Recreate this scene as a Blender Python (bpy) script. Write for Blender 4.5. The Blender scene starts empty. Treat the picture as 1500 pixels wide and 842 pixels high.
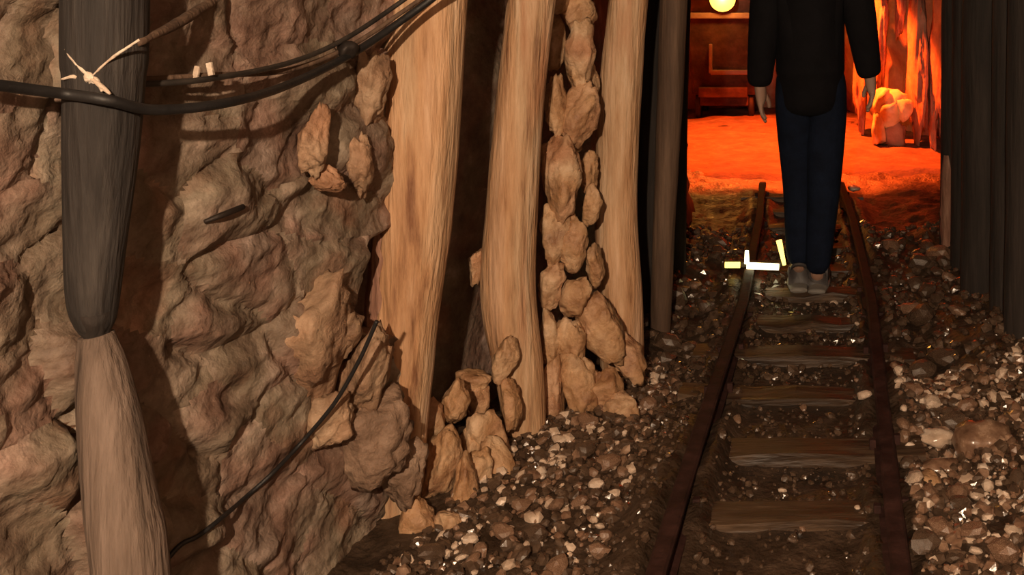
import bpy, bmesh, math, random
import numpy as np
from mathutils import Vector, Matrix, Euler

# ------------------------------------------------------------------ camera, world, lights
scene = bpy.context.scene
C = scene.collection
F, VX, VY, EYE = 1500.0, 1200.0, 0.0, 1.24          # focal length in px, vanishing point, eye height

cam = bpy.data.cameras.new('camera')
camo = bpy.data.objects.new('camera', cam); C.objects.link(camo)
camo.location = (0, 0, EYE); camo.rotation_euler = (math.pi/2, 0, 0)
cam.sensor_width = 36.0; cam.lens = 36.0*F/1500.0
cam.shift_x = -(VX-750)/1500.0; cam.shift_y = -(421-VY)/1500.0
cam.clip_start = 0.05
scene.camera = camo

w = bpy.data.worlds.new('world'); scene.world = w; w.use_nodes = True
w.node_tree.nodes['Background'].inputs['Color'].default_value = (0.75, 0.62, 0.5, 1)
w.node_tree.nodes['Background'].inputs['Strength'].default_value = 0.0

def P(px, py, d):
    return Vector(((px-VX)/F*d, d, EYE-(py-VY)/F*d))

def spot(name, loc, target, power, colour, angle, blend, radius=0.03):
    l = bpy.data.lights.new(name, 'SPOT'); l.energy = power; l.color = colour
    l.spot_size = math.radians(angle); l.spot_blend = blend; l.shadow_soft_size = radius
    o = bpy.data.objects.new(name, l); C.objects.link(o); o.location = loc
    o.rotation_euler = (Vector(target)-Vector(loc)).to_track_quat('-Z', 'Y').to_euler()
    return o
def point(name, loc, power, colour, radius=0.05):
    l = bpy.data.lights.new(name, 'POINT'); l.energy = power; l.color = colour; l.shadow_soft_size = radius
    o = bpy.data.objects.new(name, l); C.objects.link(o); o.location = loc; return o

# the tunnel lamp behind the photographer: it alone lights the near rock, the posts and the rubble
point('tunnel_lamp_offscreen', (-0.14, -1.1, 1.85), 455, (1.0, 0.74, 0.50), 0.03)
# the red lamp under the chamber roof, above the picture
spot('red_chamber_lamp_offscreen', (-0.25, 8.75, 2.08), (-0.25, 8.75, 0), 1700, (1.0, 0.085, 0.008), 98, 0.25, 0.05)

vs = scene.view_settings
vs.view_transform = 'Standard'; vs.look = 'None'; vs.exposure = 0.0; vs.gamma = 1.0
vs.use_curve_mapping = False

# ------------------------------------------------------------------ noise
def _h(ix, iy, iz, s):
    n = (ix.astype(np.int64)*374761393 + iy.astype(np.int64)*668265263 + iz.astype(np.int64)*2147483647 + s*1274126177) & 0xffffffff
    n = ((n ^ (n >> 13))*1274126177) & 0xffffffff
    n = ((n ^ (n >> 16))*2246822519) & 0xffffffff
    return (n & 0xffff)/65535.0
def vnoise(p, s=0):
    p = np.asarray(p, float); i = np.floor(p).astype(np.int64); f = p-i; f = f*f*(3-2*f)
    r = 0
    for a in (0, 1):
        for b in (0, 1):
            for c in (0, 1):
                wgt = (f[:, 0] if a else 1-f[:, 0])*(f[:, 1] if b else 1-f[:, 1])*(f[:, 2] if c else 1-f[:, 2])
                r = r+wgt*_h(i[:, 0]+a, i[:, 1]+b, i[:, 2]+c, s)
    return r*2-1
def fbm(p, freq, octv=4, s=0):
    p = np.asarray(p, float); t = 0; a = 1.0
    for k in range(octv):
        t = t+a*vnoise(p*freq, s+k*17); freq *= 2.1; a *= 0.5
    return t
def smooth(a, b, x):
    t = np.clip((x-a)/(b-a), 0, 1); return t*t*(3-2*t)

# ------------------------------------------------------------------ materials
def mat(name, cols, scale=4.0, stretch=(1, 1, 1), rough=0.7, bump=0.3, bscale=40.0, spec=0.5, metal=0.0, tint=None, bdist=0.01, detail=8.0, rvar=0.0):
    m = bpy.data.materials.new(name); m.use_nodes = True
    nt = m.node_tree; N = nt.nodes; L = nt.links
    b = N['Principled BSDF']; b.inputs['Roughness'].default_value = rough; b.inputs['Metallic'].default_value = metal
    b.inputs['Specular IOR Level'].default_value = spec
    tc = N.new('ShaderNodeTexCoord'); mp = N.new('ShaderNodeMapping'); mp.inputs['Scale'].default_value = stretch
    L.new(tc.outputs['Object'], mp.inputs['Vector'])
    oi = N.new('ShaderNodeObjectInfo')
    add = N.new('ShaderNodeVectorMath'); add.operation = 'MULTIPLY_ADD'
    L.new(oi.outputs['Random'], add.inputs[0]); add.inputs[1].default_value = (7.3, 3.1, 5.7); L.new(mp.outputs['Vector'], add.inputs[2])
    n = N.new('ShaderNodeTexNoise'); n.inputs['Scale'].default_value = scale; n.inputs['Detail'].default_value = detail; n.inputs['Roughness'].default_value = 0.65
    L.new(add.outputs[0], n.inputs['Vector'])
    r = N.new('ShaderNodeValToRGB'); e = r.color_ramp.elements
    k = len(cols)
    while len(e) < k: e.new(0.5)
    for i, c in enumerate(cols):
        e[i].position = 0.30+0.40*i/max(1, k-1); e[i].color = (*c, 1)
    L.new(n.outputs['Fac'], r.inputs['Fac'])
    out = r.outputs['Color']
    if tint:                                             # a second, larger mottling of the stone itself
        n2 = N.new('ShaderNodeTexNoise'); n2.inputs['Scale'].default_value = scale*0.37; n2.inputs['Detail'].default_value = 4
        L.new(add.outputs[0], n2.inputs['Vector'])
        r2 = N.new('ShaderNodeValToRGB'); e2 = r2.color_ramp.elements
        while len(e2) < len(tint): e2.new(0.5)
        for i, c in enumerate(tint):
            e2[i].position = 0.32+0.36*i/max(1, len(tint)-1); e2[i].color = (*c, 1)
        L.new(n2.outputs['Fac'], r2.inputs['Fac'])
        mx = N.new('ShaderNodeMix'); mx.data_type = 'RGBA'; mx.blend_type = 'MULTIPLY'; mx.inputs['Factor'].default_value = 1
        L.new(out, mx.inputs['A']); L.new(r2.outputs['Color'], mx.inputs['B']); out = mx.outputs['Result']
    L.new(out, b.inputs['Base Color'])
    if rvar:
        mr = N.new('ShaderNodeMapRange'); mr.inputs['To Min'].default_value = rough-rvar; mr.inputs['To Max'].default_value = rough+rvar
        mr.inputs['From Min'].default_value = .3; mr.inputs['From Max'].default_value = .7
        L.new(n.outputs['Fac'], mr.inputs['Value']); L.new(mr.outputs['Result'], b.inputs['Roughness'])
    if bump:
        nb = N.new('ShaderNodeTexNoise'); nb.inputs['Scale'].default_value = bscale; nb.inputs['Detail'].default_value = 6
        L.new(add.outputs[0], nb.inputs['Vector'])
        bp = N.new('ShaderNodeBump'); bp.inputs['Strength'].default_value = bump; bp.inputs['Distance'].default_value = bdist
        L.new(nb.outputs['Fac'], bp.inputs['Height']); L.new(bp.outputs['Normal'], b.inputs['Normal'])
    return m
def glow(name, colour, strength):
    m = bpy.data.materials.new(name); m.use_nodes = True
    b = m.node_tree.nodes['Principled BSDF']; b.inputs['Base Color'].default_value = (*colour, 1)
    b.inputs['Emission Color'].default_value = (*colour, 1); b.inputs['Emission Strength'].default_value = strength
    return m

M = {}
M['rock'] = mat('wall_rock', [(.085, .058, .045), (.17, .125, .095), (.25, .20, .16), (.42, .35, .30)], 11, rough=.72, bump=.8, bscale=34, bdist=.014,
                tint=[(1, .72, .58), (.88, .86, .76), (1, .93, .86), (.98, .74, .68), (1, .90, .88)], rvar=.14)
M['tan'] = mat('tan_rock', [(.26, .14, .085), (.44, .28, .175), (.60, .42, .285), (.76, .58, .44)], 12, rough=.6, bump=.8, bscale=42, bdist=.014,
               tint=[(.80, .58, .45), (1, .95, .85), (.85, .70, .52), (1, .85, .75)], rvar=.15)
M['brown_rock'] = mat('brown_rock', [(.13, .075, .045), (.24, .15, .10), (.34, .23, .16)], 12, rough=.7, bump=.8, bscale=42, bdist=.014)
M['warm_rock'] = mat('warm_rock', [(.15, .09, .06), (.28, .185, .125), (.40, .28, .20), (.54, .41, .31)], 11, rough=.7, bump=.8, bscale=38, bdist=.014,
                     tint=[(1, .76, .60), (.95, .90, .80), (1, .80, .70)])
M['chamber'] = mat('chamber_rock', [(.26, .12, .08), (.42, .24, .16), (.58, .40, .28)], 3.5, rough=.8, bump=.5, bscale=12, bdist=.03)
M['mud'] = mat('wet_mud', [(.022, .013, .008), (.05, .03, .018), (.10, .06, .037)], 14, rough=.5, bump=.8, bscale=55, bdist=.012, rvar=.2)
M['lit_floor'] = mat('lit_floor_tone', [(.10, .06, .038), (.17, .105, .068), (.26, .165, .11)], 6, rough=.85, bump=.6, bscale=20, bdist=.02)  # chamber floor: paler than the mud, the pool of red light put into the tone
M['wood'] = mat('pale_timber', [(.22, .11, .06), (.50, .32, .19), (.64, .45, .30), (.80, .62, .46)], 3.0, (8, 8, .9), rough=.75, bump=.8, bscale=10, bdist=.012,
                tint=[(.85, .60, .48), (1, .97, .92), (1, .84, .70), (.92, .80, .74)])
M['bark'] = mat('bark', [(.16, .07, .045), (.30, .15, .10), (.46, .27, .19)], 5, (7, 7, 1.2), rough=.85, bump=.7, bscale=10, bdist=.012)
M['oldwood'] = mat('grey_timber', [(.010, .008, .007), (.025, .020, .018), (.06, .05, .044)], 3, (10, 10, .8), rough=.8, bump=.6, bscale=9, bdist=.012)
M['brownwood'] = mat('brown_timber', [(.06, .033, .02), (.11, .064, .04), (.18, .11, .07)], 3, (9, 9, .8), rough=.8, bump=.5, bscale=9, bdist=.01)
M['blackwood'] = mat('black_timber', [(.010, .0075, .006), (.022, .0155, .0125), (.042, .030, .025)], 3, (9, 9, .8), rough=.85, bump=.5, bscale=9, bdist=.01)  # near-black tone of the darkest posts and the roof beams
M['sleeper'] = mat('sleeper_wood', [(.022, .013, .008), (.06, .034, .019), (.15, .09, .05)], 4, (1.0, 7, 7), rough=.55, bump=.6, bscale=10, bdist=.01, rvar=.15)
M['stone_a'] = mat('wet_brown_stone', [(.09, .045, .028), (.22, .125, .078), (.42, .27, .18)], 18, rough=.22, bump=.3, bscale=60, spec=.8, rvar=.1, bdist=.004)
M['stone_b'] = mat('wet_dark_stone', [(.035, .02, .014), (.09, .055, .035), (.17, .11, .075)], 18, rough=.2, bump=.3, bscale=60, spec=.9, rvar=.1, bdist=.004)
M['stone_c'] = mat('wet_pale_stone', [(.42, .29, .21), (.64, .48, .36), (.85, .72, .6)], 18, rough=.26, bump=.3, bscale=60, spec=.8, rvar=.12, bdist=.004)
M['rail'] = mat('rusty_rail', [(.016, .006, .005), (.036, .014, .011), (.07, .028, .022)], 16, rough=.75, bump=.5, bscale=60, spec=.25, rvar=.1, bdist=.004)
M['rubber'] = mat('black_rubber', [(.008, .007, .007), (.02, .018, .018)], 20, rough=.55, bump=.15, bscale=80)
M['greycable'] = mat('grey_cable', [(.012, .010, .009), (.045, .036, .03)], 20, rough=.5, bump=.15, bscale=80)
M['rope'] = mat('pale_rope', [(.5, .36, .26), (.8, .68, .56)], 30, rough=.8, bump=.5, bscale=120)
M['iron'] = mat('dark_iron', [(.012, .009, .008), (.04, .028, .022)], 14, rough=.6, metal=.4, bump=.3)
M['jacket'] = mat('black_cloth', [(.004, .0035, .0045), (.008, .007, .009)], 12, rough=.9, bump=.4, bscale=30, spec=.2)
M['jeans'] = mat('navy_denim', [(.003, .0055, .014), (.007, .013, .032)], 12, rough=.9, bump=.4, bscale=60, spec=.2)
M['skin'] = mat('skin', [(.34, .19, .13), (.42, .25, .18)], 8, rough=.6, bump=.1)
M['hair'] = mat('dark_hair', [(.01, .008, .006), (.03, .02, .015)], 40, rough=.6, bump=.5)
M['shoe'] = mat('grey_shoe', [(.04, .035, .035), (.09, .08, .078)], 14, rough=.5, bump=.3)
M['sole'] = mat('pale_sole', [(.22, .2, .18), (.32, .3, .27)], 14, rough=.6, bump=.2)
M['steel'] = mat('rust_steel', [(.03, .015, .012), (.06, .03, .022), (.10, .05, .037)], 6, rough=.7, bump=.4, bscale=30, spec=.05)
M['paint'] = mat('worn_red_paint', [(.14, .08, .06), (.24, .14, .1)], 8, rough=.5, bump=.2)
M['sack'] = mat('pale_yellow_stone', [(.62, .52, .24), (.82, .74, .40), (.95, .9, .62)], 9, rough=.8, bump=.4, bscale=20)
M['bulb'] = glow('headlamp_glow', (1.0, .60, .08), 3.2)
M['tube_white'] = glow('white_tube_glow', (1.0, .90, .52), 4.5)
M['tube_yellow'] = glow('yellow_tube_glow', (1.0, .72, .16), 2.6)
M['redlamp'] = glow('red_lamp_glow', (1.0, .2, .05), 8)

# ------------------------------------------------------------------ object helpers
def link(name, me, m=None, parent=None, flat=False):
    o = bpy.data.objects.new(name, me); C.objects.link(o)
    if m is not None and len(me.materials) == 0: me.materials.append(M[m] if isinstance(m, str) else m)
    if not flat:
        me.polygons.foreach_set('use_smooth', [True]*len(me.polygons))
    if parent: o.parent = parent
    return o
def tag(o, label, cat, group=None):
    o['label'] = label; o['category'] = cat
    if group: o['group'] = group
    return o
def empty(name, loc, label, cat, group=None):
    o = bpy.data.objects.new(name, None); C.objects.link(o); o.location = loc; o.empty_display_size = .1
    return tag(o, label, cat, group)
def attach(o, parent):                                    # parent keeping world coordinates (parents are unrotated empties)
    o.parent = parent; o.matrix_parent_inverse = Matrix.Translation(-Vector(parent.location)); return o
def pyd(verts, faces):
    me = bpy.data.meshes.new('mesh'); me.from_pydata([tuple(v) for v in verts], [], faces); me.update(); return me
def structure(o): o['kind'] = 'structure'; return o

def path_interp(pts, n):
    """Catmull-Rom through pts (arrays of any width) -> n samples"""
    pts = np.array(pts, float); k = len(pts)
    ext = np.vstack([2*pts[0]-pts[1], pts, 2*pts[-1]-pts[-2]])
    t = np.linspace(0, k-1-1e-9, n); i = np.floor(t).astype(int); f = (t-i)[:, None]
    p0, p1, p2, p3 = ext[i], ext[i+1], ext[i+2], ext[i+3]
    return .5*(2*p1+(p2-p0)*f+(2*p0-5*p1+4*p2-p3)*f*f+(3*p1-p0-3*p2+p3)*f**3)
def tube_mesh(pts, radii, n=60, sides=16, noise=0.0, freq=14.0, seed=0, nz=.35, cap=True, squash=(1, 1)):
    q = path_interp([list(p)+[r] for p, r in zip(pts, radii)], n)
    ctr, rad = q[:, :3], np.abs(q[:, 3])
    tan = np.gradient(ctr, axis=0); tan /= np.linalg.norm(tan, axis=1)[:, None]
    ref = np.array([1., 0, 0]) if abs(tan[0][0]) < .8 else np.array([0, 1., 0])
    V = []
    for k in range(n):
        a = ref-tan[k]*np.dot(ref, tan[k]); a /= np.linalg.norm(a); ref = a; b = np.cross(tan[k], a)
        for s in range(sides):
            th = 2*math.pi*s/sides
            V.append(ctr[k]+rad[k]*(a*math.cos(th)*squash[0]+b*math.sin(th)*squash[1]))
    V = np.array(V)
    if noise:
        cc = np.repeat(ctr, sides, axis=0); d = V-cc
        sc = V*np.array([1, 1, nz])
        V = cc+d*(1+noise*fbm(sc+seed*3.7, freq, 3, seed))[:, None]
    Fc = []
    for k in range(n-1):
        for s in range(sides):
            Fc.append((k*sides+s, k*sides+(s+1) % sides, (k+1)*sides+(s+1) % sides, (k+1)*sides+s))
    if cap:
        Fc.append(tuple(range(sides))[::-1]); Fc.append(tuple((n-1)*sides+s for s in range(sides)))
    return pyd(V, Fc)

_ico = {}
def ico(sub):
    if sub not in _ico:
        bm = bmesh.new(); bmesh.ops.create_icosphere(bm, subdivisions=sub, radius=1)
        v = np.array([x.co[:] for x in bm.verts]); f = [tuple(y.index for y in x.verts) for x in bm.faces]; bm.free()
        v /= np.linalg.norm(v, axis=1)[:, None]; _ico[sub] = (v, f)
    return _ico[sub]
def rock_verts(seed, sub=3, planes=16, rough=.06, soft=80.0, scale=(1, 1, 1)):
    """angular stone: soft minimum of random cutting planes, plus roughness"""
    rg = np.random.RandomState(seed); v, f = ico(sub)
    n = rg.normal(size=(planes, 3)); n /= np.linalg.norm(n, axis=1)[:, None]
    h = rg.uniform(.62, 1.0, planes)
    dt = np.maximum(v@n.T, 1e-3); r = h[None]/dt
    r = np.minimum(r, 2.0); r = -np.log(np.exp(-soft*r).sum(1)+np.exp(-soft*1.12))/soft
    r = r*(1+rough*fbm(v+seed*1.7, 2.6, 3, seed)-(.9*rough*np.abs(fbm(v*np.array([1, 1, .6])+seed*.9, 5.0, 3, seed+5)) if sub > 2 else 0))
    return v*r[:, None]*np.array(scale), f
def rock_mesh(seed, **k):
    v, f = rock_verts(seed, **k); return pyd(v, f)
def box_bm(bm, c, s, rot=None):
    m = Matrix.Translation(c) @ ((rot or Matrix.Identity(3)).to_4x4()) @ Matrix.Diagonal((s[0], s[1], s[2], 1))
    return bmesh.ops.create_cube(bm, size=1, matrix=m)['verts']
def bm_obj(name, bm, m, parent=None, bevel=0, flat=True):
    if bevel: bmesh.ops.bevel(bm, geom=list(bm.edges), offset=bevel, segments=2, affect='EDGES', profile=.7)
    me = bpy.data.meshes.new(name); bm.to_mesh(me); bm.free()
    return link(name, me, m, parent, flat)
def box(name, c, s, m, parent=None, bevel=.004, rot=None):
    bm = bmesh.new(); box_bm(bm, c, s, rot); o = bm_obj(name, bm, m, None, bevel)
    if parent: attach(o, parent)
    return o
def cyl(name, p0, p1, r, m, parent=None, sides=20, r2=None, n=4):
    p0, p1 = Vector(p0), Vector(p1)
    pts = [p0.lerp(p1, k/(n-1)) for k in range(n)]; rr = [r+((r2 if r2 is not None else r)-r)*k/(n-1) for k in range(n)]
    o = link(name, tube_mesh(pts, rr, n, sides), m)
    if parent: attach(o, parent)
    return o

# ------------------------------------------------------------------ setting: floor
TD = [0, 2.35, 4.0, 5.5, 7.2, 9.0, 11]; TX_ = [-.11, -.08, -.045, -.07, -.14, -.25, -.4]
def tc(d): return float(np.interp(d, TD, TX_))
def floor_z(x, y):
    x = np.asarray(x, float); y = np.asarray(y, float)
    p = np.stack([x, y, 0*x], 1)
    near = 1-smooth(3.4, 5.2, y)
    z = .030*smooth(.38, .75, -x)*near + .13*smooth(.26, .72, x)*(1-smooth(2.9, 4.6, y))
    z += .05*smooth(.30, .7, x)*smooth(3.0, 4.0, y)*(1-smooth(5.2, 6.4, y)) + .05*smooth(.38, .7, -x)*smooth(3.3, 4.0, y)*(1-smooth(5.2, 6.4, y))
    z += .018*fbm(p, 3.2, 3, 5)+.008*fbm(p, 17, 3, 9)
    c = np.interp(y, TD, TX_); ax = np.abs(x-c)
    trackband = (1-smooth(.15, .26, ax))
    berm = (.060*np.exp(-((ax-.31)/.055)**2)+.050*np.exp(-((ax-.205)/.035)**2))*(.75+.5*vnoise(p*4.0, 3))*(1-smooth(6, 7, y))
    return z*(1-.6*trackband)-.006*trackband+berm
def floor_h(x, y): return float(floor_z(np.array([x]), np.array([y]))[0])
ys = np.concatenate([np.arange(-1.2, 1.8, .08), np.arange(1.8, 4.6, .016), np.arange(4.6, 7.5, .03), np.arange(7.5, 13.01, .08)])
xs = np.concatenate([np.arange(-3.2, -1.0, .1), np.arange(-1.0, 1.0, .016), np.arange(1.0, 2.9, .1)])
X, Y = np.meshgrid(xs, ys); X = X.ravel(); Y = Y.ravel()
Z = floor_z(X, Y); nx = len(xs)
Fc = [(j*nx+i, j*nx+i+1, (j+1)*nx+i+1, (j+1)*nx+i) for j in range(len(ys)-1) for i in range(nx-1)]
floor = structure(link('floor', pyd(np.stack([X, Y, Z], 1), Fc), 'mud'))

# floor of the chamber, edge of the red light put into its paler tone, a little higher than the wet track bed
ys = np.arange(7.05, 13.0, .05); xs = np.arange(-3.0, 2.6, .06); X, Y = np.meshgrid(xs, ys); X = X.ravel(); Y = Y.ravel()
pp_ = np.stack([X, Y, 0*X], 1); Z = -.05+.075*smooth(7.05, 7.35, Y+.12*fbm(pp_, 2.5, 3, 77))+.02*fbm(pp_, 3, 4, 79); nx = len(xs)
structure(link('floor_chamber', pyd(np.stack([X, Y, Z], 1), [(j*nx+i, j*nx+i+1, (j+1)*nx+i+1, (j+1)*nx+i) for j in range(len(ys)-1) for i in range(nx-1)]), 'lit_floor'))

# ------------------------------------------------------------------ setting: left wall
WD = np.array([-1.2, .4, 1.0, 1.6, 2.2, 2.8, 3.3, 4.0, 4.7, 5.4])
WXv = np.array([-1.5, -1.36, -1.27, -1.16, -1.03, -.90, -.76, -.69, -.68, -.70])
def wallx(d): return np.interp(d, WD, WXv)
def back_wall(name, fx, y0, y1, dy, sgn, m, amp=.05, seed=0, z1=2.3, dz=.04):
    yy = np.arange(y0, y1+1e-6, dy); zz = np.arange(-.12, z1, dz)
    A, B = np.meshgrid(yy, zz); A = A.ravel(); B = B.ravel()
    x = fx(A); p = np.stack([x, A, B], 1)
    x = x+sgn*amp*(fbm(p, 2.2, 4, seed))
    n = len(yy)
    f = [(j*n+i, j*n+i+1, (j+1)*n+i+1, (j+1)*n+i) for j in range(len(zz)-1) for i in range(n-1)]
    return structure(link(name, pyd(np.stack([x, A, B], 1), f), m))
def lback(d):
    return wallx(d)-.17-.22*np.exp(-((d-2.68)/.15)**2)
wall_left = back_wall('wall_left', lback, -1.2, 5.45, .035, 1, 'rock', .04, 3)

# the near rock face: blocks bounded by cracks, sites given where they stand in the photograph
sites = [(95, -60), (150, 80), (270, 20), (420, 20), (560, 20), (270, 130), (440, 110),
         (110, 250), (265, 230), (400, 225), (515, 200), (570, 140),
         (225, 330), (330, 300), (470, 310), (548, 425),
         (50, 330), (105, 420), (240, 425), (370, 410), (470, 400), (310, 465),
         (255, 545), (365, 545), (440, 500), (310, 620), (420, 610), (500, 560), (585, 590),
         (110, 560), (165, 640), (90, 700), (175, 770), (40, 820), (40, 580),
         (275, 690), (360, 680), (275, 765), (400, 770), (520, 680), (500, 800), (620, 800), (330, 880), (620, 690),
         (20, 100), (20, 220), (20, 450), (-60, 300), (-80, 600), (-60, 50), (-150, 200), (-150, 500), (-120, 800), (200, 920), (400, 920), (0, 920),
         (100, -160), (250, -120), (380, -110), (480, -160), (580, -120), (30, -300), (180, -280), (320, -300), (450, -320), (560, -300), (-100, -150)]
SITE = np.array(sites, float)
rgs = np.random.RandomState(4)
BULGE = rgs.uniform(-.010, .014, len(sites)); TX = rgs.uniform(-.00018, .00018, len(sites)); TY = rgs.uniform(-.00022, .00022, len(sites))
def bset(pt, bulge, tx=0, ty=0):
    i = int(np.argmin(((SITE-np.array(pt))**2).sum(1))); BULGE[i] = bulge; TX[i] = tx; TY[i] = ty
bset((165, 640), .055); bset((175, 770), .055); bset((110, 560), .03); bset((90, 700), .03)
bset((310, 620), .02, 0, .0003); bset((275, 765), .025, 0, .0003); bset((310, 465), .02, 0, .0003)
bset((548, 425), -.17); bset((470, 310), -.02); bset((440, 500), .03); bset((400, 225), -.012); bset((515, 200), .02)
def wall_disp(d, z):
    d = np.asarray(d, float); z = np.asarray(z, float); x = wallx(d)
    px = VX+F*x/d; py = VY+F*(EYE-z)/d
    p = np.stack([x*0, d, z], 1)
    wx_ = px+22*fbm(p+5, 5.0, 3, 21); wy_ = py+22*fbm(p+9, 5.0, 3, 33)
    dd = np.sqrt((wx_[:, None]-SITE[None, :, 0])**2+(wy_[:, None]-SITE[None, :, 1])**2)
    o = np.argpartition(dd, 1, axis=1)[:, :2]; r = np.arange(len(d))
    a, b = dd[r, o[:, 0]], dd[r, o[:, 1]]
    sw = a > b; lab = np.where(sw, o[:, 1], o[:, 0]); d1 = np.minimum(a, b); d2 = np.maximum(a, b)
    e = (d2-d1)*.5
    lo_, hi_ = np.minimum(o[:, 0], o[:, 1]), np.maximum(o[:, 0], o[:, 1])
    wt = _h(lo_, hi_, lo_*0, 7); wt = np.where(wt < .45, .12, wt)          # some joints are closed
    dome = 1-wt*np.exp(-e/9.0)
    h = -.016+.020*dome+BULGE[lab]*smooth(0, 30, e)
    h = h+(TX[lab]*(wx_-SITE[lab, 0])+TY[lab]*(wy_-SITE[lab, 1]))*smooth(0, 26, e)
    q = np.stack([0*d, d*1.0+z*.5, z*1.6-d*.6], 1)
    h = h+.022*fbm(p, 3.2, 2, 2)+.007*fbm(q, 15, 4, 8)-.010*np.abs(fbm(q+3, 7, 4, 14))+.004*np.abs(fbm(p, 40, 3, 19))
    return h, lab
def wall_hit(px, py, off=0.0):
    """where a sight line meets the rock face"""
    dd = np.arange(1.05, 2.6, .004); x = (px-VX)/F*dd; z = EYE-(py-VY)/F*dd
    h, _ = wall_disp(dd, z); k = np.argmax(x <= wallx(dd)+h+off); return float(dd[k])
st = .0075
dg = np.arange(.9, 2.385, st); zg = np.concatenate([np.arange(-.10, 1.42, st), np.arange(1.42, 2.2, .02)])
A, B = np.meshgrid(dg, zg); A = A.ravel(); B = B.ravel()
H, LAB = wall_disp(A, B); XW = wallx(A)+H
n = len(dg); PV = np.stack([XW, A, B], 1)
i0 = (np.arange(len(zg)-1)[:, None]*n+np.arange(n-1)[None]).ravel()
quads = np.stack([i0, i0+1, i0+n+1, i0+n], 1); fl = LAB[i0]
for s in np.unique(fl):
    q = quads[fl == s]
    if len(q) < 12: continue
    u, inv = np.unique(q, return_inverse=True); inv = inv.reshape(q.shape)
    o = link('rock', pyd(PV[u], [tuple(t) for t in inv.tolist()]), 'rock', wall_left)

def stone_at(px, py, wpx, hpx, d, m, parent, seed, depth=1.0, rot=0.0, sub=3, rough=.09, name='rock', planes=15):
    """a stone of the given visible size, resting at distance d"""
    v, f = rock_verts(seed, sub=sub, planes=planes, rough=rough)
    v = v/np.abs(v).max(0)
    sx, sz = wpx/F*d/2, hpx/F*d/2
    v = v*np.array([sx, (sx+sz)/2*depth, sz])
    R = np.array(Matrix.Rotation(rot, 3, 'Y')); v = v@R.T+np.array(P(px, py, d))
    o = link(name, pyd(v, f), m)
    if parent is not None: attach(o, parent) if parent.type == 'EMPTY' else setattr(o, 'parent', parent)
    return o
# boulders leaning against the first pale post
for k, (px, py, wp, hp, d, r) in enumerate([(455, 495, 130, 250, 2.125, .12), (543, 545, 84, 150, 2.23, .30), (548, 640, 130, 150, 2.26, -.1),
                                            (500, 490, 55, 120, 2.18, .35), (590, 690, 80, 120, 2.35, .0), (478, 610, 90, 110, 2.15, .2)]):
    stone_at(px, py, wp, hp, d, 'warm_rock' if k not in (2, 4) else 'brown_rock', wall_left, 100+k, .75, r, 4, .16)
for k, (px, py, wp, hp, d, r) in enumerate([(464, 215, 46, 135, 2.06, .08), (526, 235, 44, 120, 2.22, -.05), (545, 130, 50, 120, 2.27, .1), (478, 262, 60, 44, 2.09, .2)]):
    stone_at(px, py, wp, hp, d, 'warm_rock', wall_left, 120+k, .7, r, 4, .18)
# packed stones between the second and third pale posts
pack = [(846, 82, 48, 105, 3.13, .1), (813, 150, 30, 95, 3.08, -.1), (848, 168, 52, 95, 3.10, .2), (818, 262, 62, 120, 3.05, 0), (866, 300, 30, 60, 3.14, .1),
        (812, 338, 42, 100, 3.05, .1), (838, 352, 44, 90, 3.07, -.1), (808, 420, 34, 70, 3.03, .2), (842, 438, 46, 66, 3.05, .4), (806, 492, 30, 80, 3.02, 0),
        (833, 505, 46, 90, 3.03, .2), (812, 572, 34, 100, 3.00, .05), (850, 572, 44, 110, 3.02, -.15), (884, 575, 54, 90, 3.05, -.35), (882, 475, 60, 120, 3.10, -.4),
        (915, 520, 46, 90, 3.14, -.45), (842, 20, 56, 60, 3.2, 0), (870, 385, 28, 70, 3.12, 0), (832, 215, 36, 50, 3.15, .5), (855, 640, 70, 40, 2.96, 0), (905, 600, 60, 50, 3.02, .2),
        (845, -50, 60, 90, 3.2, .2), (815, -40, 40, 110, 3.17, -.1), (840, -140, 62, 100, 3.2, .1), (830, -235, 70, 100, 3.18, .3), (842, -320, 64, 90, 3.2, 0), (845, -400, 70, 90, 3.2, .2),
        (862, 250, 26, 60, 3.2, 0), (810, 60, 34, 80, 3.2, 0), (868, 130, 20, 70, 3.22, 0)]
for k, (px, py, wp, hp, d, r) in enumerate(pack):
    stone_at(px, py, wp*1.14, hp*1.12, d, 'tan', wall_left, 140+k, .6, r, 4, .13, planes=8)
# chunks at the foot of the first and second posts
for k, (px, py, wp, hp, d, r) in enumerate([(664, 592, 48, 78, 2.66, .1), (645, 690, 60, 130, 2.5, .1), (680, 725, 46, 130, 2.48, -.1), (714, 640, 52, 100, 2.66, -.35), (734, 680, 44, 95, 2.62, -.5),
                                            (690, 655, 44, 70, 2.64, .3), (660, 775, 60, 60, 2.36, 0), (699, 388, 27, 66, 2.86, .1), (742, 530, 40, 80, 2.755, .2), (748, 595, 36, 90, 2.745, -.1),
                                            (615, 770, 60, 90, 2.36, 0), (635, 620, 34, 80, 2.6, 0), (700, 700, 60, 90, 2.56, .2), (690, 560, 60, 40, 2.84, 0), (700, 585, 40, 60, 2.84, 0)]):
    stone_at(px, py, wp, hp, d, 'tan', wall_left, 180+k, .8, r, 4, .12, planes=8)

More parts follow.
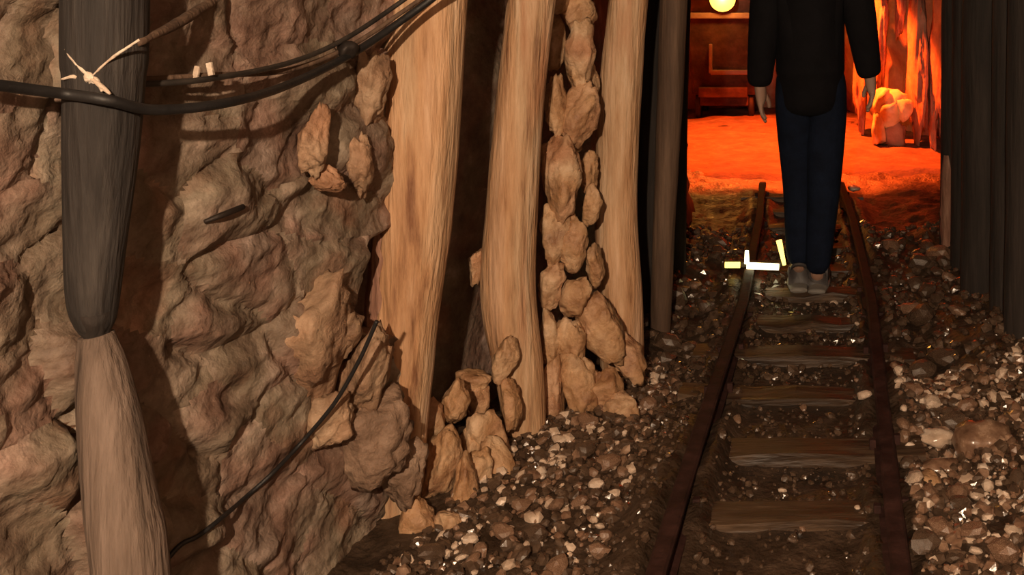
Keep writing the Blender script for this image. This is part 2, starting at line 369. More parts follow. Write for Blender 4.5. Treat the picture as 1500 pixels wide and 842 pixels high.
# ------------------------------------------------------------------ setting: right wall, chamber, roof
def rwx(d): return np.interp(d, [-1.2, 2.4, 3.4, 5.0, 6.4], [1.08, .97, .90, .87, .92])
wall_right = back_wall('wall_right', rwx, -1.2, 6.4, .06, 1, 'rock', .05, 12)
for k, (x, y, z, s) in enumerate([(.80, 3.8, .3, .2), (.82, 4.4, .5, .22), (.80, 4.6, .2, .18), (.84, 3.9, .9, .25), (.80, 3.1, .2, .22), (.86, 3.2, .75, .25), (.82, 4.5, 1.0, .2), (.82, 5.5, .3, .25), (.84, 5.6, .9, .25)]):
    v, f = rock_verts(230+k, sub=3, rough=.12); v = v*s*np.array([.5, 1, 1.1])+np.array([x+.11, y, z]); link('rock', pyd(v, f), 'rock', wall_right)
# chamber behind, open wider; its walls are rough rock
def lcx(d): return np.interp(d, [5.4, 6.6, 7.6, 9, 11.5, 13], [-.72, -.95, -1.7, -1.85, -1.7, -1.5])
def rcx(d): return np.interp(d, [6.4, 7.0, 7.6, 8.6, 9.6, 11, 13], [.86, 1.0, 1.22, 1.18, .72, .30, .1])
wall_chl = back_wall('wall_chamber_left', lcx, 5.4, 13, .08, 1, 'chamber', .10, 41, 2.5, .06)
wall_chr = back_wall('wall_chamber_right', rcx, 6.4, 13, .05, 1, 'chamber', .09, 51, 2.5, .045)
xx = np.arange(-2.0, .6, .06); zz = np.arange(-.1, 2.5, .06); A, B = np.meshgrid(xx, zz); A = A.ravel(); B = B.ravel()
yb = 11.45+.12*fbm(np.stack([A, 0*A, B], 1), 2.0, 4, 61); n = len(xx)
structure(link('wall_back', pyd(np.stack([A, yb, B], 1), [(j*n+i, j*n+i+1, (j+1)*n+i+1, (j+1)*n+i) for j in range(len(zz)-1) for i in range(n-1)]), 'chamber'))
# upright ribs of rock standing out of the chamber's right wall
for k, (px, d, wpx, top, bot) in enumerate([(1262, 9.25, 26, -70, 205), (1292, 8.95, 22, -70, 150), (1345, 8.55, 30, -70, 225), (1378, 8.2, 34, -60, 232), (1366, 8.3, 14, 90, 232), (1318, 8.9, 18, -70, 60)]):
    stone_at(px, (top+bot)/2, wpx, bot-top, d, 'chamber', wall_chr, 260+k, .8, .02, 4, .16, planes=18)
# roof
xx = np.arange(-3.2, 2.9, .12); yy = np.arange(-1.2, 13.1, .12); A, B = np.meshgrid(xx, yy); A = A.ravel(); B = B.ravel()
zc = 2.16+.10*smooth(6, 8, B)+.05*fbm(np.stack([A, B, 0*A], 1), 2.0, 4, 71); n = len(xx)
structure(link('ceiling', pyd(np.stack([A, B, zc], 1), [(j*n+i, (j+1)*n+i, (j+1)*n+i+1, j*n+i+1) for j in range(len(yy)-1) for i in range(n-1)]), 'rock'))

# ------------------------------------------------------------------ timber posts
def post(ctrl, d, m, label, seed, ztop=1.99, zbot=None, noise=.05, name='timber_post', group=None, sides=28, n=80):
    """ctrl: (centre px, py, width px) from top to bottom"""
    pts = [P(c[0], c[1], d) for c in ctrl]; rr = [c[2]/F*d/2 for c in ctrl]
    a, b = pts[0], pts[1]; t = (ztop-a.z)/(a.z-b.z) if a.z < ztop else 0
    if t > .02: pts.insert(0, a+(a-b)*t); rr.insert(0, rr[0])
    zb = zbot if zbot is not None else floor_h(pts[-1].x, d)-.06
    if pts[-1].z > zb+.03:
        a, b = pts[-1], pts[-2]; s = min(1.0, abs((a.z-zb)/(b.z-a.z))); e = a+(a-b)*s; e.z = zb; pts.append(e); rr.append(rr[-1])
    e = empty(name, (pts[-1].x, d, pts[-1].z), label, 'post', group)
    o = link('trunk', tube_mesh(pts, rr, n, sides, noise, 9.0, seed, .3), m); attach(o, e)
    return e, pts, rr
def shell(pts, rr, a0, a1, t0, t1, m, parent, seed, name='bark_strip', thick=.008):
    """strip of bark lying on the trunk between two angles, t along the post"""
    q = path_interp([list(p)+[r] for p, r in zip(pts, rr)], 60); k0, k1 = int(t0*59), int(t1*59)
    V = []; ns = 9; rows = list(range(k0, k1+1)); rg = np.random.RandomState(seed)
    for kk, k in enumerate(rows):
        w_ = math.sin(math.pi*(kk+.3)/(len(rows)-.4))**.35*(1+.15*rg.normal())
        for s in range(ns):
            th = (a0+a1)/2+(a1-a0)/2*w_*(2*s/(ns-1)-1)
            h = thick*math.sin(math.pi*s/(ns-1))+.0005
            V.append((q[k, 0]+(q[k, 3]+h)*math.cos(th), q[k, 1]+(q[k, 3]+h)*math.sin(th), q[k, 2]))
    f = [(j*ns+i, j*ns+i+1, (j+1)*ns+i+1, (j+1)*ns+i) for j in range(len(rows)-1) for i in range(ns-1)]
    o = link(name, pyd(V, f), m); attach(o, parent); return o
p1, q1, r1 = post([(628, 0, 108), (618, 150, 112), (606, 330, 108), (590, 470, 100), (578, 620, 92)], 2.45, 'wood',
                  'thick pale timber post with a knot and bark strip, beside the near grey rock face', 1)
shell(q1, r1, math.radians(195), math.radians(252), .50, .80, 'bark', p1, 4)
for k, (px, py, wp, hp, r) in enumerate([(566, 178, 44, 62, .2), (574, 216, 40, 46, -.3)]):
    stone_at(px, py, wp, hp, 2.42, 'wood' if k == 0 else 'bark', p1, 300+k, 1, r, 3, .15, 'knot')
p2, q2, r2 = post([(778, 0, 68), (762, 150, 68), (750, 300, 74), (744, 430, 78), (760, 540, 70), (772, 655, 56)], 2.87, 'wood',
                  'bowed pale timber post between the dark gap and the packed stones', 2)
p3, q3, r3 = post([(921, 0, 56), (910, 120, 62), (902, 300, 62), (908, 430, 64), (912, 560, 64)], 3.35, 'wood',
                  'straight pale timber post on the far side of the packed stones', 3)
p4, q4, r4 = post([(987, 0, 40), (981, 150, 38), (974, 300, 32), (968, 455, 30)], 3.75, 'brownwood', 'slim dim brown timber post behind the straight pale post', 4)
p5, q5, r5 = post([(1000, 0, 24), (992, 200, 30), (990, 430, 30)], 4.5, 'blackwood', 'black timber post at the edge of the red opening', 5)
p5b, _, _ = post([(957, 0, 40), (952, 200, 40), (950, 470, 40)], 3.9, 'blackwood', 'black timber post tucked behind the slim brown post', 15)
for k, (px, d, wp, m, lab) in enumerate([(1398, 5.05, 40, 'blackwood', 'black timber post with its lit edge put on as a pale strip, on the wall opposite the boulder heap'),
                                         (1442, 4.15, 66, 'blackwood', 'second black timber post from the pale painted-lit edge, opposite the packed stones'),
                                         (1512, 3.45, 74, 'blackwood', 'black timber post standing behind the lit rubble heap'),
                                         (1478, 3.8, 50, 'blackwood', 'black timber post wedged between two thicker dark posts'),
                                         (1417, 4.6, 46, 'blackwood', 'slender black timber post next to the post with the pale painted-lit edge')]):
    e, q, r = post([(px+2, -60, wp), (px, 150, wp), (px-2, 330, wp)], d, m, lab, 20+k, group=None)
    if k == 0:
        shell(q, r, math.radians(195), math.radians(262), .60, .86, 'bark', e, 31, 'lit_edge', .006)  # light on the post's edge put on as a paler strip
# roof beams laid on the posts
for k, (y, x0, x1) in enumerate([(2.45, -1.1, .95), (2.87, -1.0, .95), (3.38, -.82, .9), (3.95, -.76, .88), (4.55, -.72, .85), (5.05, -.75, .88)]):
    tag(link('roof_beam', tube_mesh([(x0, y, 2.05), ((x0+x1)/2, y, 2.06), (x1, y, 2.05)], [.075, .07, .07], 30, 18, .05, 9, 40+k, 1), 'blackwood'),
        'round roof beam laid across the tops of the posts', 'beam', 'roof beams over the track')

# old dark post near the camera, ending on a rock ledge
lp, lq, lr = post([(155, 0, 108), (152, 120, 100), (146, 240, 92), (140, 340, 78), (136, 430, 66), (139, 470, 52), (142, 492, 30)], 1.553, 'oldwood',
                  'dark grey weathered timber hanging in front of the near rock face, tied with rope', 9, zbot=.725, noise=.08)
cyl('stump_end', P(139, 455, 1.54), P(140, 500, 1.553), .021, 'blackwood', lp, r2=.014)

M['propwood'] = mat('weathered_prop', [(.07, .048, .036), (.15, .105, .08), (.24, .175, .14)], 3, (9, 9, .9), rough=.85, bump=.8, bscale=9, bdist=.012)
lb, _, _ = post([(141, 490, 44), (147, 530, 60), (160, 620, 80), (178, 740, 92), (192, 850, 96)], 1.555, 'propwood',
                'leaning brown weathered prop standing under the dark hanging timber', 29, ztop=.5, noise=.09)
# ------------------------------------------------------------------ cables, wire, rope, peg
def cable(name, pts, r, m, label, cat, n=90, sides=12):
    o = link(name, tube_mesh(pts, [r]*len(pts), n, sides), m); return tag(o, label, cat)
c1 = cable('cable', [P(-150, 108, 1.25), P(-40, 120, 1.36), P(60, 133, 1.455), P(100, 138, 1.487), P(160, 147, 1.496), P(230, 161, 1.57), P(340, 149, 1.70), P(430, 121, 1.92), P(520, 76, 2.13), P(600, 22, 2.25), P(680, -38, 2.30), P(760, -108, 2.34)],
           .0082, 'rubber', 'thick black cable sagging along the near rock face', 'cable', 110)
c2 = cable('cable', [P(186, 122, 1.612), P(215, 123, 1.635), P(310, 115, 1.74), P(420, 93, 1.95), P(500, 60, 2.10), P(580, 8, 2.23), P(650, -46, 2.28), P(730, -116, 2.34)],
           .0052, 'greycable', 'thinner grey cable running just above the thick black cable', 'cable')
c3 = cable('cable', [P(186, 115, 1.628), P(215, 116, 1.652), P(310, 110, 1.765), P(420, 103, 1.975), P(508, 70, 2.13), P(590, 17, 2.25), P(664, -38, 2.33), P(745, -110, 2.37)],
           .0050, 'brownwood', 'brown cable lying between the grey and the black cables', 'cable')
o = stone_at(506, 72, 34, 30, 2.11, 'iron', None, 77, 1, .4, 3, .05, 'cable_clamp')
o.parent = c1
for k, (px, py) in enumerate([(288, 106), (308, 101)]):
    bm = bmesh.new(); box_bm(bm, P(px, py, 1.725), (.009, .006, .022), Matrix.Rotation(.2-.4*k, 3, 'Y')); bm_obj('clip', bm, 'rope', c2, .0015)
loose = [(552, 470), (540, 498), (526, 528), (500, 575), (478, 606), (440, 650), (400, 692), (360, 728), (325, 758), (290, 785), (262, 800), (225, 845)]
pts = []
for (px, py) in loose: pts.append(P(px, py, min(wall_hit(px, py, .012), 2.2 if py > 640 else 2.08-(640-py)*.0002)))
cable('wire', pts, .0042, 'rubber', 'thin black wire trailing down the near rock face to the floor', 'wire', 120, 8)
d = wall_hit(330, 312)
tag(link('iron_peg', tube_mesh([P(356, 303, d+.02), P(325, 315, d-.03), P(299, 325, d-.05)], [.005, .0055, .004], 14, 10, .1, 30, 3), 'iron'), 'short dark iron peg driven into the near rock face', 'peg')
rp = empty('rope_tie', P(132, 112, 1.50), 'pale frayed rope knotted round the dark weathered timber', 'rope')
K = P(132, 114, 1.503)
for k, pp in enumerate([[(96, 72), (112, 92), (132, 114)], [(132, 114), (148, 126), (162, 138)], [(90, 116), (110, 112), (132, 114)], [(132, 114), (160, 88), (204, 58)], [(104, 98), (118, 104), (134, 118)], [(128, 108), (142, 118), (150, 134)]]):
    attach(link('strand', tube_mesh([P(a, b, 1.502-.004*math.sin(i+k)) for i, (a, b) in enumerate(pp)], [.0016, .0034 if k != 3 else .0022, .002], 20, 8, .25, 60, 50+k, 1), 'rope'), rp)
v, f = rock_verts(61, sub=3, rough=.25); attach(link('knot', pyd(v*np.array([.010, .009, .012])+np.array(K), f), 'rope'), rp)
d0 = 1.60
tag(link('lath', tube_mesh([P(203, 63, 1.545), P(264, 32, (1.545+wall_hit(330, -10))/2-.03), P(330, -10, wall_hit(330, -10)+.01)], [.006, .009, .008], 20, 8, .2, 30, 71), 'brownwood'), 'thin broken wooden lath leaning up from the rope tie', 'stick')

# ------------------------------------------------------------------ track
track = empty('mine_track', (tc(2.5), 2.5, 0), 'narrow rusty mine track on half-buried wooden sleepers', 'track')
RZ = .018
prof = [(-.030, 0), (.030, 0), (.030, .007), (.006, .013), (.006, .040), (.020, .044), (.021, .058), (.015, .062), (-.015, .062), (-.021, .058), (-.020, .044), (-.006, .040), (-.006, .013), (-.030, .007)]
for sgn in (-1, 1):
    dd = np.concatenate([np.arange(1.2, 6, .12), np.arange(6, 7.3, .25)]); V = []
    for d in dd:
        x = tc(d)+sgn*.25; tx = (tc(d+.1)-tc(d-.1))/.2
        for (a, b) in prof: V.append((x+a, d-a*tx, RZ+b+.004*math.sin(d*3+sgn)-.13*float(smooth(6.5, 7.2, d))))
    k = len(prof)
    f = [(j*k+i, j*k+(i+1) % k, (j+1)*k+(i+1) % k, (j+1)*k+i) for j in range(len(dd)-1) for i in range(k)]+[tuple(range(k))[::-1], tuple((len(dd)-1)*k+i for i in range(k))]
    attach(link('rail', pyd(V, f), 'rail', None, True), track)
rg = random.Random(5)
for k, d in enumerate([1.6, 2.02, 2.44, 2.80, 3.18, 3.54, 3.90, 4.27, 4.66, 5.06, 5.5, 5.9, 6.35]):
    w_ = rg.uniform(.66, .76); yw = rg.uniform(.10, .125)
    bm = bmesh.new(); rot = Matrix.Rotation(rg.uniform(-.05, .05), 3, 'Z') @ Matrix.Rotation(rg.uniform(-.015, .015), 3, 'Y')
    box_bm(bm, (0, 0, 0), (w_, yw, .09)); bmesh.ops.subdivide_edges(bm, edges=list(bm.edges), cuts=5, use_grid_fill=True)
    vv = np.array([v.co[:] for v in bm.verts]); nn = fbm(vv+k*3, 9, 3, k)
    for v, e in zip(bm.verts, nn): v.co.z += .010*e; v.co.y += .010*e
    bmesh.ops.transform(bm, matrix=Matrix.Translation((tc(d)+rg.uniform(-.02, .02), d, RZ-.040+rg.uniform(-.004, .006))) @ rot.to_4x4(), verts=bm.verts)
    s = bm_obj('sleeper', bm, 'sleeper', None, 0); attach(s, track)
    for sgn in (-1, 1):
        for side in (-1, 1):
            bm = bmesh.new(); box_bm(bm, (tc(d)+sgn*.25+side*.034, d+side*.015, RZ+.014), (.018, .018, .03)); bm_obj('spike', bm, 'rail', s, .003)

# ------------------------------------------------------------------ loose stones
SM = {}
for m in ('stone_a', 'stone_b', 'stone_c'):
    SM[m] = []
    for k in range(6):
        me = rock_mesh(400+k, sub=2, planes=10, rough=.08, soft=40, scale=(1, .85, .68)); me.materials.append(M[m]); SM[m].append(me)
rg = random.Random(11)
def in_rail(x, y): return any(abs(x-(tc(y)+s*.25)) < .05 for s in (-1, 1))
zones = [ # name, label, group, x0, x1, y0, y1, count, size range, materials
    ('l', 'wet stone in the rubble at the foot of the pale posts', 'rubble at the foot of the pale posts', lambda y: (float(wallx(y))+.10, tc(y)-.40), 2.2, 3.35, 120, (.013, .032), 'aabbbc'),
    ('r', 'wet stone in the lit rubble heap below the black posts', 'rubble heap below the blackened posts', lambda y: (tc(y)+.30, .66), 2.2, 3.25, 105, (.014, .040), 'aabbc'),
    ('m', 'wet stone lying between the rails', 'stones between the rails', lambda y: (tc(y)-.2, tc(y)+.21), 2.2, 4.2, 45, (.010, .022), 'bbbac'),
    ('f', 'dim stone on the banks beside the track by the person', 'stones on the banks by the person', lambda y: ((-.62, tc(y)-.30) if rg.random() < .4 else (tc(y)+.30, .66)), 3.35, 5.2, 30, (.03, .075), 'bba')]
BIG = [(1355, 718, 62, 58, 2.62), (1440, 650, 95, 74, 2.78), (1380, 684, 62, 30, 2.70), (1484, 628, 46, 90, 2.86), (1374, 640, 56, 26, 2.85), (1480, 760, 90, 50, 2.42), (1425, 705, 46, 26, 2.62), (1462, 590, 22, 20, 3.0)]
cand = [((a-VX)/F*d_, d_, c_/F*d_*.5) for a, b_, c_, e_, d_ in BIG]+[(q[-1].x, q[-1].y, .07) for q in (q1, q2, q3, q4, q5)]
for key, lab, grp, xr, y0, y1, cnt, (s0, s1), ms in zones:
    k = 0
    while k < cnt:
        y = rg.uniform(y0, y1); a, b = xr(y); x = rg.uniform(a, b)
        if key == 'm': x = b-(b-a)*rg.random()**2.2
        if in_rail(x, y): continue
        s = s0+(s1-s0)*rg.random()**2; m = 'stone_'+rg.choice(ms)
        if any((x-u)**2+(y-v_)**2 < (.95*(s+w2))**2 for u, v_, w2 in cand) or (key == 'f' and abs(x-(tc(y)+(.25 if x > 0 else -.25))) < s+.10) or x > .62-s: continue
        cand.append((x, y, s))
        o = bpy.data.objects.new('rubble_stone', rg.choice(SM[m])); C.objects.link(o)
        o.scale = (s*rg.uniform(.85, 1.3), s, s*rg.uniform(.8, 1.1)); o.rotation_euler = (rg.uniform(-.4, .4), rg.uniform(-.4, .4), rg.uniform(0, 6.28))
        o.location = (x, y, floor_h(x, y)+s*.36); tag(o, lab.replace('wet stone', {'stone_a': 'brown wet stone', 'stone_b': 'dark wet stone', 'stone_c': 'pale wet stone'}[m]).replace('dim stone', {'stone_a': 'brown stone', 'stone_b': 'dark stone', 'stone_c': 'pale stone'}[m]), 'stone', grp); k += 1
for k, (px, py, wp, hp_, d, m, lab) in enumerate([
        (1355, 718, 62, 58, 2.62, 'tan', 'ochre block beside the rail in the lit rubble heap'), (1440, 650, 95, 74, 2.78, 'stone_a', 'largest brown rock on the crest of the lit rubble heap'),
        (1380, 684, 62, 30, 2.70, 'stone_a', 'long flat brown rock before the crest of the lit rubble heap'), (1484, 628, 46, 90, 2.86, 'stone_a', 'tall narrow rock at the top of the lit rubble heap'),
        (1374, 640, 56, 26, 2.85, 'stone_c', 'pale flat rock nearest the rail in the lit rubble heap'), (1480, 760, 90, 50, 2.42, 'stone_a', 'broad brown rock at the low end of the lit rubble heap'),
        (1425, 705, 46, 26, 2.62, 'stone_c', 'pale wedge of rock in the middle of the lit rubble heap'), (1462, 590, 22, 20, 3.0, 'stone_c', 'small pale rock capping the lit rubble heap')]):
    tag(stone_at(px, py, wp, hp_, d, m, None, 370+k, 1, .15*math.sin(k*2.1), 3, .12, 'rubble_rock', planes=9), lab, 'rock')
# the remaining gravel, too much to count
def gravel(name, xr, y0, y1, cnt, s0, s1, ms, seed, pw=1.0, lift=.3):
    r = np.random.RandomState(seed); base = [rock_verts(500+k, sub=1, planes=8, rough=.1, soft=40, scale=(1, .85, .7)) for k in range(5)]
    V = []; Fc_ = []; mi = []; off = 0
    yv = r.uniform(y0, y1, cnt); xv = np.zeros(cnt)
    for i in range(cnt):
        a, b = xr(yv[i]); xv[i] = a+(b-a)*r.rand()**pw
    zv = floor_z(xv, yv)
    for i in range(cnt):
        if in_rail(xv[i], yv[i]): continue
        v, f = base[r.randint(5)]; s = s0+(s1-s0)*r.rand()**2.5
        R = np.array(Euler((r.uniform(-.6, .6), r.uniform(-.6, .6), r.uniform(0, 6.28))).to_matrix())
        V.append((v*s)@R.T+np.array([xv[i], yv[i], zv[i]+s*lift])); Fc_ += [(a+off, b+off, c+off) for a, b, c in f]; mi += [r.randint(len(ms))]*len(f); off += len(v)
    me = pyd(np.vstack(V), Fc_)
    for m in ms: me.materials.append(M['stone_'+m])
    me.polygons.foreach_set('material_index', mi)
    o = link(name, me, None, floor, True); o['kind'] = 'stuff'; return o
gravel('gravel', lambda y: (tc(y)-.44, tc(y)-.27), 1.7, 3.6, 700, .005, .014, 'b', 6)
gravel('gravel', lambda y: (float(wallx(y))+.08, tc(y)-.40), 1.7, 3.5, 2400, .006, .02, 'abbbbc', 1)
gravel('gravel', lambda y: (tc(y)+.27, .70), 1.7, 3.3, 2800, .006, .024, 'abbbac', 2)
gravel('gravel', lambda y: (tc(y)-.24, tc(y)+.24), 1.7, 5.0, 1500, .004, .013, 'bbb', 3)
gravel('gravel', lambda y: (-.68, .70), 3.3, 5.5, 1600, .008, .028, 'bbb', 4)

# ------------------------------------------------------------------ person
PD = 4.36
def pj(px, py, dy=0): v = P(px, py, PD); v.y += dy; return v
def skin_mesh(verts, edges, radii, root, sub=2):
    me = bpy.data.meshes.new('skin'); me.from_pydata([tuple(v) for v in verts], edges, []); o = bpy.data.objects.new('skin', me); C.objects.link(o)
    o.modifiers.new('skin', 'SKIN').use_smooth_shade = True
    for i, r in enumerate(radii):
        rr = r if isinstance(r, tuple) else (r, r); me.skin_vertices[0].data[i].radius = rr
        me.skin_vertices[0].data[i].use_root = (i == root)
    o.modifiers.new('sub', 'SUBSURF').levels = sub
    dg_ = bpy.context.evaluated_depsgraph_get(); dg_.update(); out = bpy.data.meshes.new_from_object(o.evaluated_get(dg_))
    bpy.data.objects.remove(o); return out
J = dict(pelvis=pj(1187, 115), spine=pj(1186, 40), chest=pj(1187, -50), neck=pj(1187, -108), head0=pj(1187, -135, .01), head1=pj(1187, -172, .01),
         shl=pj(1136, -82), ell=pj(1122, 20, -.02), wrl=pj(1113, 112, .0), hal=pj(1113, 145, .01),
         shr=pj(1238, -82), elr=pj(1259, 20, -.02), wrr=pj(1272, 100, .01), har=pj(1279, 130, .02),
         hpl=pj(1165, 140), knl=pj(1170, 278, .06), anl=pj(1171, 388, -.02), hpr=pj(1211, 140), knr=pj(1207, 278, -.02), anr=pj(1196, 398, -.04))
J['tol'] = J['anl']+Vector((-.02, .14, -.05)); J['tor'] = J['anr']+Vector((.03, .14, -.055))
def chain(names, edges): return [J[n_] for n_ in names], [(names.index(a), names.index(b)) for a, b in edges]
person = empty('person', (J['pelvis'].x, PD, 0), 'person in a dark jacket and navy trousers walking along the track', 'person')
names = ['pelvis', 'spine', 'chest', 'neck', 'head0', 'head1', 'shl', 'ell', 'wrl', 'shr', 'elr', 'wrr', 'hpl', 'knl', 'anl', 'tol', 'hpr', 'knr', 'anr', 'tor', 'hal', 'har']
E = [('pelvis', 'spine'), ('spine', 'chest'), ('chest', 'neck'), ('neck', 'head0'), ('head0', 'head1'), ('chest', 'shl'), ('shl', 'ell'), ('ell', 'wrl'), ('wrl', 'hal'), ('chest', 'shr'), ('shr', 'elr'), ('elr', 'wrr'), ('wrr', 'har'),
     ('pelvis', 'hpl'), ('hpl', 'knl'), ('knl', 'anl'), ('anl', 'tol'), ('pelvis', 'hpr'), ('hpr', 'knr'), ('knr', 'anr'), ('anr', 'tor')]
R0 = dict(pelvis=.11, spine=.11, chest=.125, neck=.05, head0=.075, head1=.085, shl=.05, shr=.05, ell=.04, elr=.04, wrl=.027, wrr=.027, hpl=.075, hpr=.075, knl=.05, knr=.05, anl=.035, anr=.035, tol=.03, tor=.03, hal=.03, har=.03)
VV = [J[n_] for n_ in names]; EE = [(names.index(a), names.index(b)) for a, b in E]; RR = [R0[n_] for n_ in names]
# fingers and thumb rooted in the palm
for sd, s in (('l', -1), ('r', 1)):
    base = names.index('ha'+sd); h = J['ha'+sd]
    for q in range(4):
        L_ = [.062, .075, .07, .055][q]; y_ = (q-1.5)*.019
        a = h+Vector((-s*.004, -y_*1.0, -.035)); b = a+Vector((-s*.006, -y_*.1, -L_*.5)); c = b+Vector((-s*.016, 0, -L_*.42))
        i = len(VV); VV += [a, b, c]; EE += [(base, i), (i, i+1), (i+1, i+2)]; RR += [.0095, .0085, .007]
    a = h+Vector((-s*.022, .022, .012)); b = a+Vector((-s*.014, .016, -.03)); c = b+Vector((-s*.002, .006, -.026))
    i = len(VV); VV += [a, b, c]; EE += [(base, i), (i, i+1), (i+1, i+2)]; RR += [.012, .010, .008]
attach(link('body', skin_mesh(VV, EE, RR, 0), 'skin'), person)
def sub(nm, ed, rad, root, extra=None):
    v = [J[x] if isinstance(x, str) else x for x in nm]; return skin_mesh(v, ed, rad, root)
hem0, hem1 = pj(1187, 145), pj(1187, 172)
nm = ['pelvis', 'spine', 'chest', 'neck', 'shl', 'ell', 'wrl', 'shr', 'elr', 'wrr', hem0, hem1, J['wrl'].lerp(J['hal'], .5), J['wrr'].lerp(J['har'], .5)]
attach(link('jacket', sub(nm, [(0, 1), (1, 2), (2, 3), (2, 4), (4, 5), (5, 6), (2, 7), (7, 8), (8, 9), (0, 10), (10, 11), (6, 12), (9, 13)],
       [(.190, .15), (.205, .16), (.215, .16), .075, .095, .078, .060, .095, .078, .060, (.165, .145), (.135, .125), .055, .055], 1), 'jacket'), person)
cuff = [J['anl']+Vector((0, 0, -.01)), J['anr']+Vector((0, 0, -.01))]
attach(link('trousers', sub(['pelvis', 'hpl', 'knl', cuff[0], 'hpr', 'knr', cuff[1], pj(1187, 70)], [(0, 1), (1, 2), (2, 3), (0, 4), (4, 5), (5, 6), (0, 7)], [(.14, .12), .105, .075, .060, .105, .075, .058, (.13, .12)], 0), 'jeans'), person)
for a, t in (('anl', 'tol'), ('anr', 'tor')):
    h = J[a]+Vector((0, -.055, -.055)); m_ = (h+J[t])/2+Vector((0, 0, .01)); top = J[a]+Vector((0, -.01, .01))
    zf = .027
    pts_ = [Vector((h.x, h.y, zf+.045)), Vector((m_.x, m_.y, zf+.045)), Vector((J[t].x, J[t].y+.01, zf+.035)), Vector((top.x, top.y, top.z))]
    s_ = attach(link('shoe', skin_mesh(pts_, [(0, 1), (1, 2), (0, 3)], [.042, .046, .038, .043], 0), 'shoe'), person)
    c_ = tube_mesh([(h.x, h.y-.035, zf+.006), (m_.x, m_.y, zf+.006), (J[t].x, J[t].y+.045, zf+.006)], [.036, .044, .03], 14, 14, squash=(1, .28))
    so = link('sole', c_, 'sole'); so.parent = s_
v, f = ico(3); hv = v*np.array([.088, .10, .075])+np.array(J['head1'])+np.array([0, -.015, .03]); attach(link('hair', pyd(hv, f), 'hair'), person)
fc = J['head1']
for k, (dx, dz, s) in enumerate([(-.031, -.005, .012), (.031, -.005, .012)]):
    v, f = ico(2); attach(link('eye', pyd(v*s+np.array(fc)+np.array([dx, .078, dz]), f), 'sole'), person)
v, f = ico(2); attach(link('nose', pyd(v*np.array([.013, .02, .024])+np.array(fc)+np.array([0, .088, -.03]), f), 'skin'), person)
attach(link('mouth', pyd(v*np.array([.024, .008, .007])+np.array(fc)+np.array([0, .074, -.068]), f), 'bark'), person)
for s in (-1, 1): attach(link('ear', pyd(v*np.array([.010, .02, .032])+np.array(fc)+np.array([s*.086, .0, -.015]), f), 'skin'), person)

# ------------------------------------------------------------------ low lamp lying by the rail
lo = P(1102, 392, 4.42); fz = .03
lamp = empty('floor_lamp', (lo.x, lo.y, 0), 'low glowing twin-tube lamp lying beside the rail by the person', 'lamp')
ly = 4.42
def LP(px, py): return P(px, py, ly)
box('housing', (P(1102, 404, ly).x, ly+.028, .094), (.25, .036, .022), 'iron', lamp)
cyl('tube', LP(1062, 388), LP(1084, 388), .013, 'tube_yellow', lamp)
cyl('tube', LP(1094, 389), LP(1141, 391), .014, 'tube_white', lamp)
cyl('stem', LP(1094, 386), LP(1094, 367), .011, 'tube_white', lamp, r2=.008)
cyl('stem', LP(1149, 388), LP(1141, 352), .008, 'tube_yellow', lamp, r2=.013)

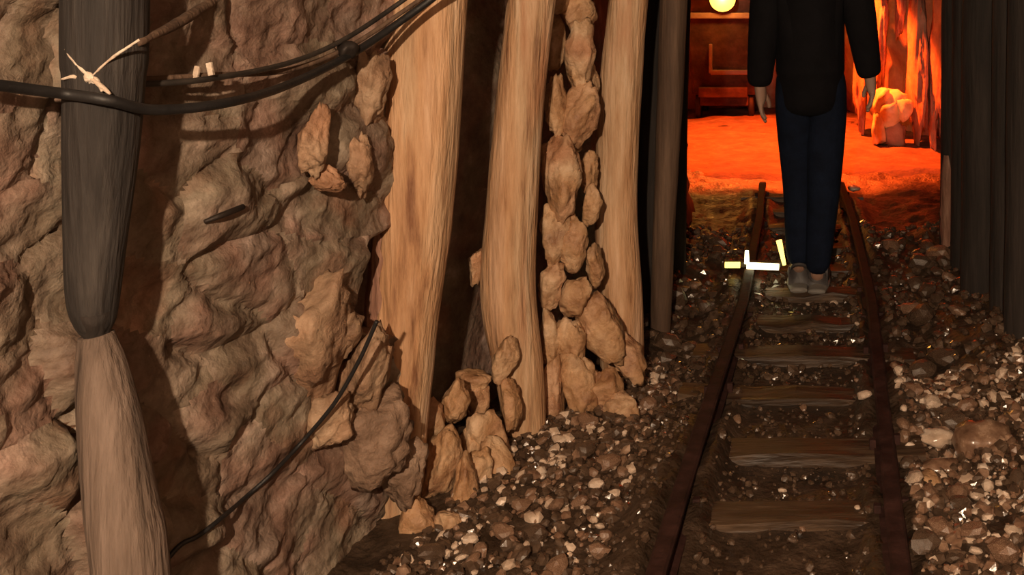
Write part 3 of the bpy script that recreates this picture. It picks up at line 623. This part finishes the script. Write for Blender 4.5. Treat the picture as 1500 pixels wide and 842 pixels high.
# ------------------------------------------------------------------ mine car with headlamp
cd = 10.5; cx = P(1060, 0, cd).x
car = empty('mine_car', (cx, cd, 0), 'rust-red mine car with a bright headlamp above its framed front panel', 'mine car')
W, zt, zb = .80, 1.08, .26
bm = bmesh.new()
vs_ = box_bm(bm, (cx, cd+.5, (zt+zb)/2), (W, 1.0, zt-zb))
for v in vs_:
    if v.co.z < .5: v.co.x = cx+(v.co.x-cx)*.82; v.co.y = cd+.5+(v.co.y-cd-.5)*.9
attach(bm_obj('body', bm, 'steel', None, .03), car)
for nm_, c, s in [('rim', (cx, cd-.01, zt), (W+.06, .06, .06)), ('rim', (cx, cd+1.0, zt), (W+.06, .06, .06)), ('rim', (cx-W/2, cd+.5, zt), (.06, 1.0, .06)), ('rim', (cx+W/2, cd+.5, zt), (.06, 1.0, .06)),
                  ('panel_frame', (cx+.10, cd-.02, .50), (.46, .07, .05)), ('panel_frame', (cx+.32, cd-.02, .74), (.04, .07, .50)), ('panel_frame', (cx-.13, cd-.02, .64), (.035, .06, .30)),
                  ('buffer', (cx, cd-.04, .30), (.5, .12, .10)), ('axle_frame', (cx, cd+.5, .2), (.5, .9, .1))]:
    box(nm_, c, s, 'paint' if nm_ in ('rim', 'panel_frame') else 'steel', car, .012)
for sx in (-1, 1):
    for yy_ in (.2, .8):
        cyl('wheel', (cx+sx*.25, cd+yy_, .15), (cx+sx*.30, cd+yy_, .15), .14, 'iron', car, 28)
hp = P(1058, -2, cd-.1)
cyl('headlamp_housing', (hp.x, cd+.12, hp.z), (hp.x, cd-.06, hp.z), .10, 'steel', car, 24, .15)
v, f = ico(3); attach(link('headlamp_lens', pyd(v*np.array([.135, .04, .135])+np.array([hp.x, cd-.07, hp.z]), f), 'bulb'), car)
box('lamp_bracket', (hp.x, cd+.05, 1.13), (.1, .06, .14), 'steel', car, .006)
point('headlamp_light', (hp.x, cd-.125, hp.z), 36, (1.0, .40, .07), .08)

# ------------------------------------------------------------------ pale boulder by the red wall
bd = 8.5
bz = P(1303, 216, bd)
bo = empty('pale_boulder', (bz.x, bz.y, floor_h(bz.x, bz.y)), 'pale yellow lumpy boulder standing by the red-lit chamber wall', 'boulder')
for k, (px, py, wp, hp_, m) in enumerate([(1305, 158, 58, 62, 'sack'), (1285, 190, 26, 66, 'sack'), (1312, 196, 36, 46, 'chamber'), (1322, 162, 30, 44, 'sack'), (1290, 150, 30, 44, 'sack')]):
    stone_at(px, py, wp, hp_, bd-(.05 if k in (1, 3, 4) else 0), m, bo, 330+k, 1, .1*k-.2, 3, .16, 'lump')
for k, (x, y) in enumerate([(-.25, 8.75)]):
    l = empty('roof_lamp', (x, y, 2.06), 'red roof lamp with a short cone shade hung from the chamber roof', 'lamp')
    cyl('shade', (x, y, 2.20), (x, y, 2.12), .03, 'iron', l, 20, .10); cyl('cord', (x, y, 2.35), (x, y, 2.19), .008, 'rubber', l, 8)
    v, f = ico(2); attach(link('bulb', pyd(v*.035+np.array([x, y, 2.12]), f), 'redlamp'), l)
# a flat stone catching the red light beside the person
tag(stone_at(1250, 276, 22, 10, 6.6, 'stone_c', None, 351, 1.2, 0, 2, .05, 'flat_stone'), 'small flat pale stone by the rail just before the red-lit floor', 'stone')
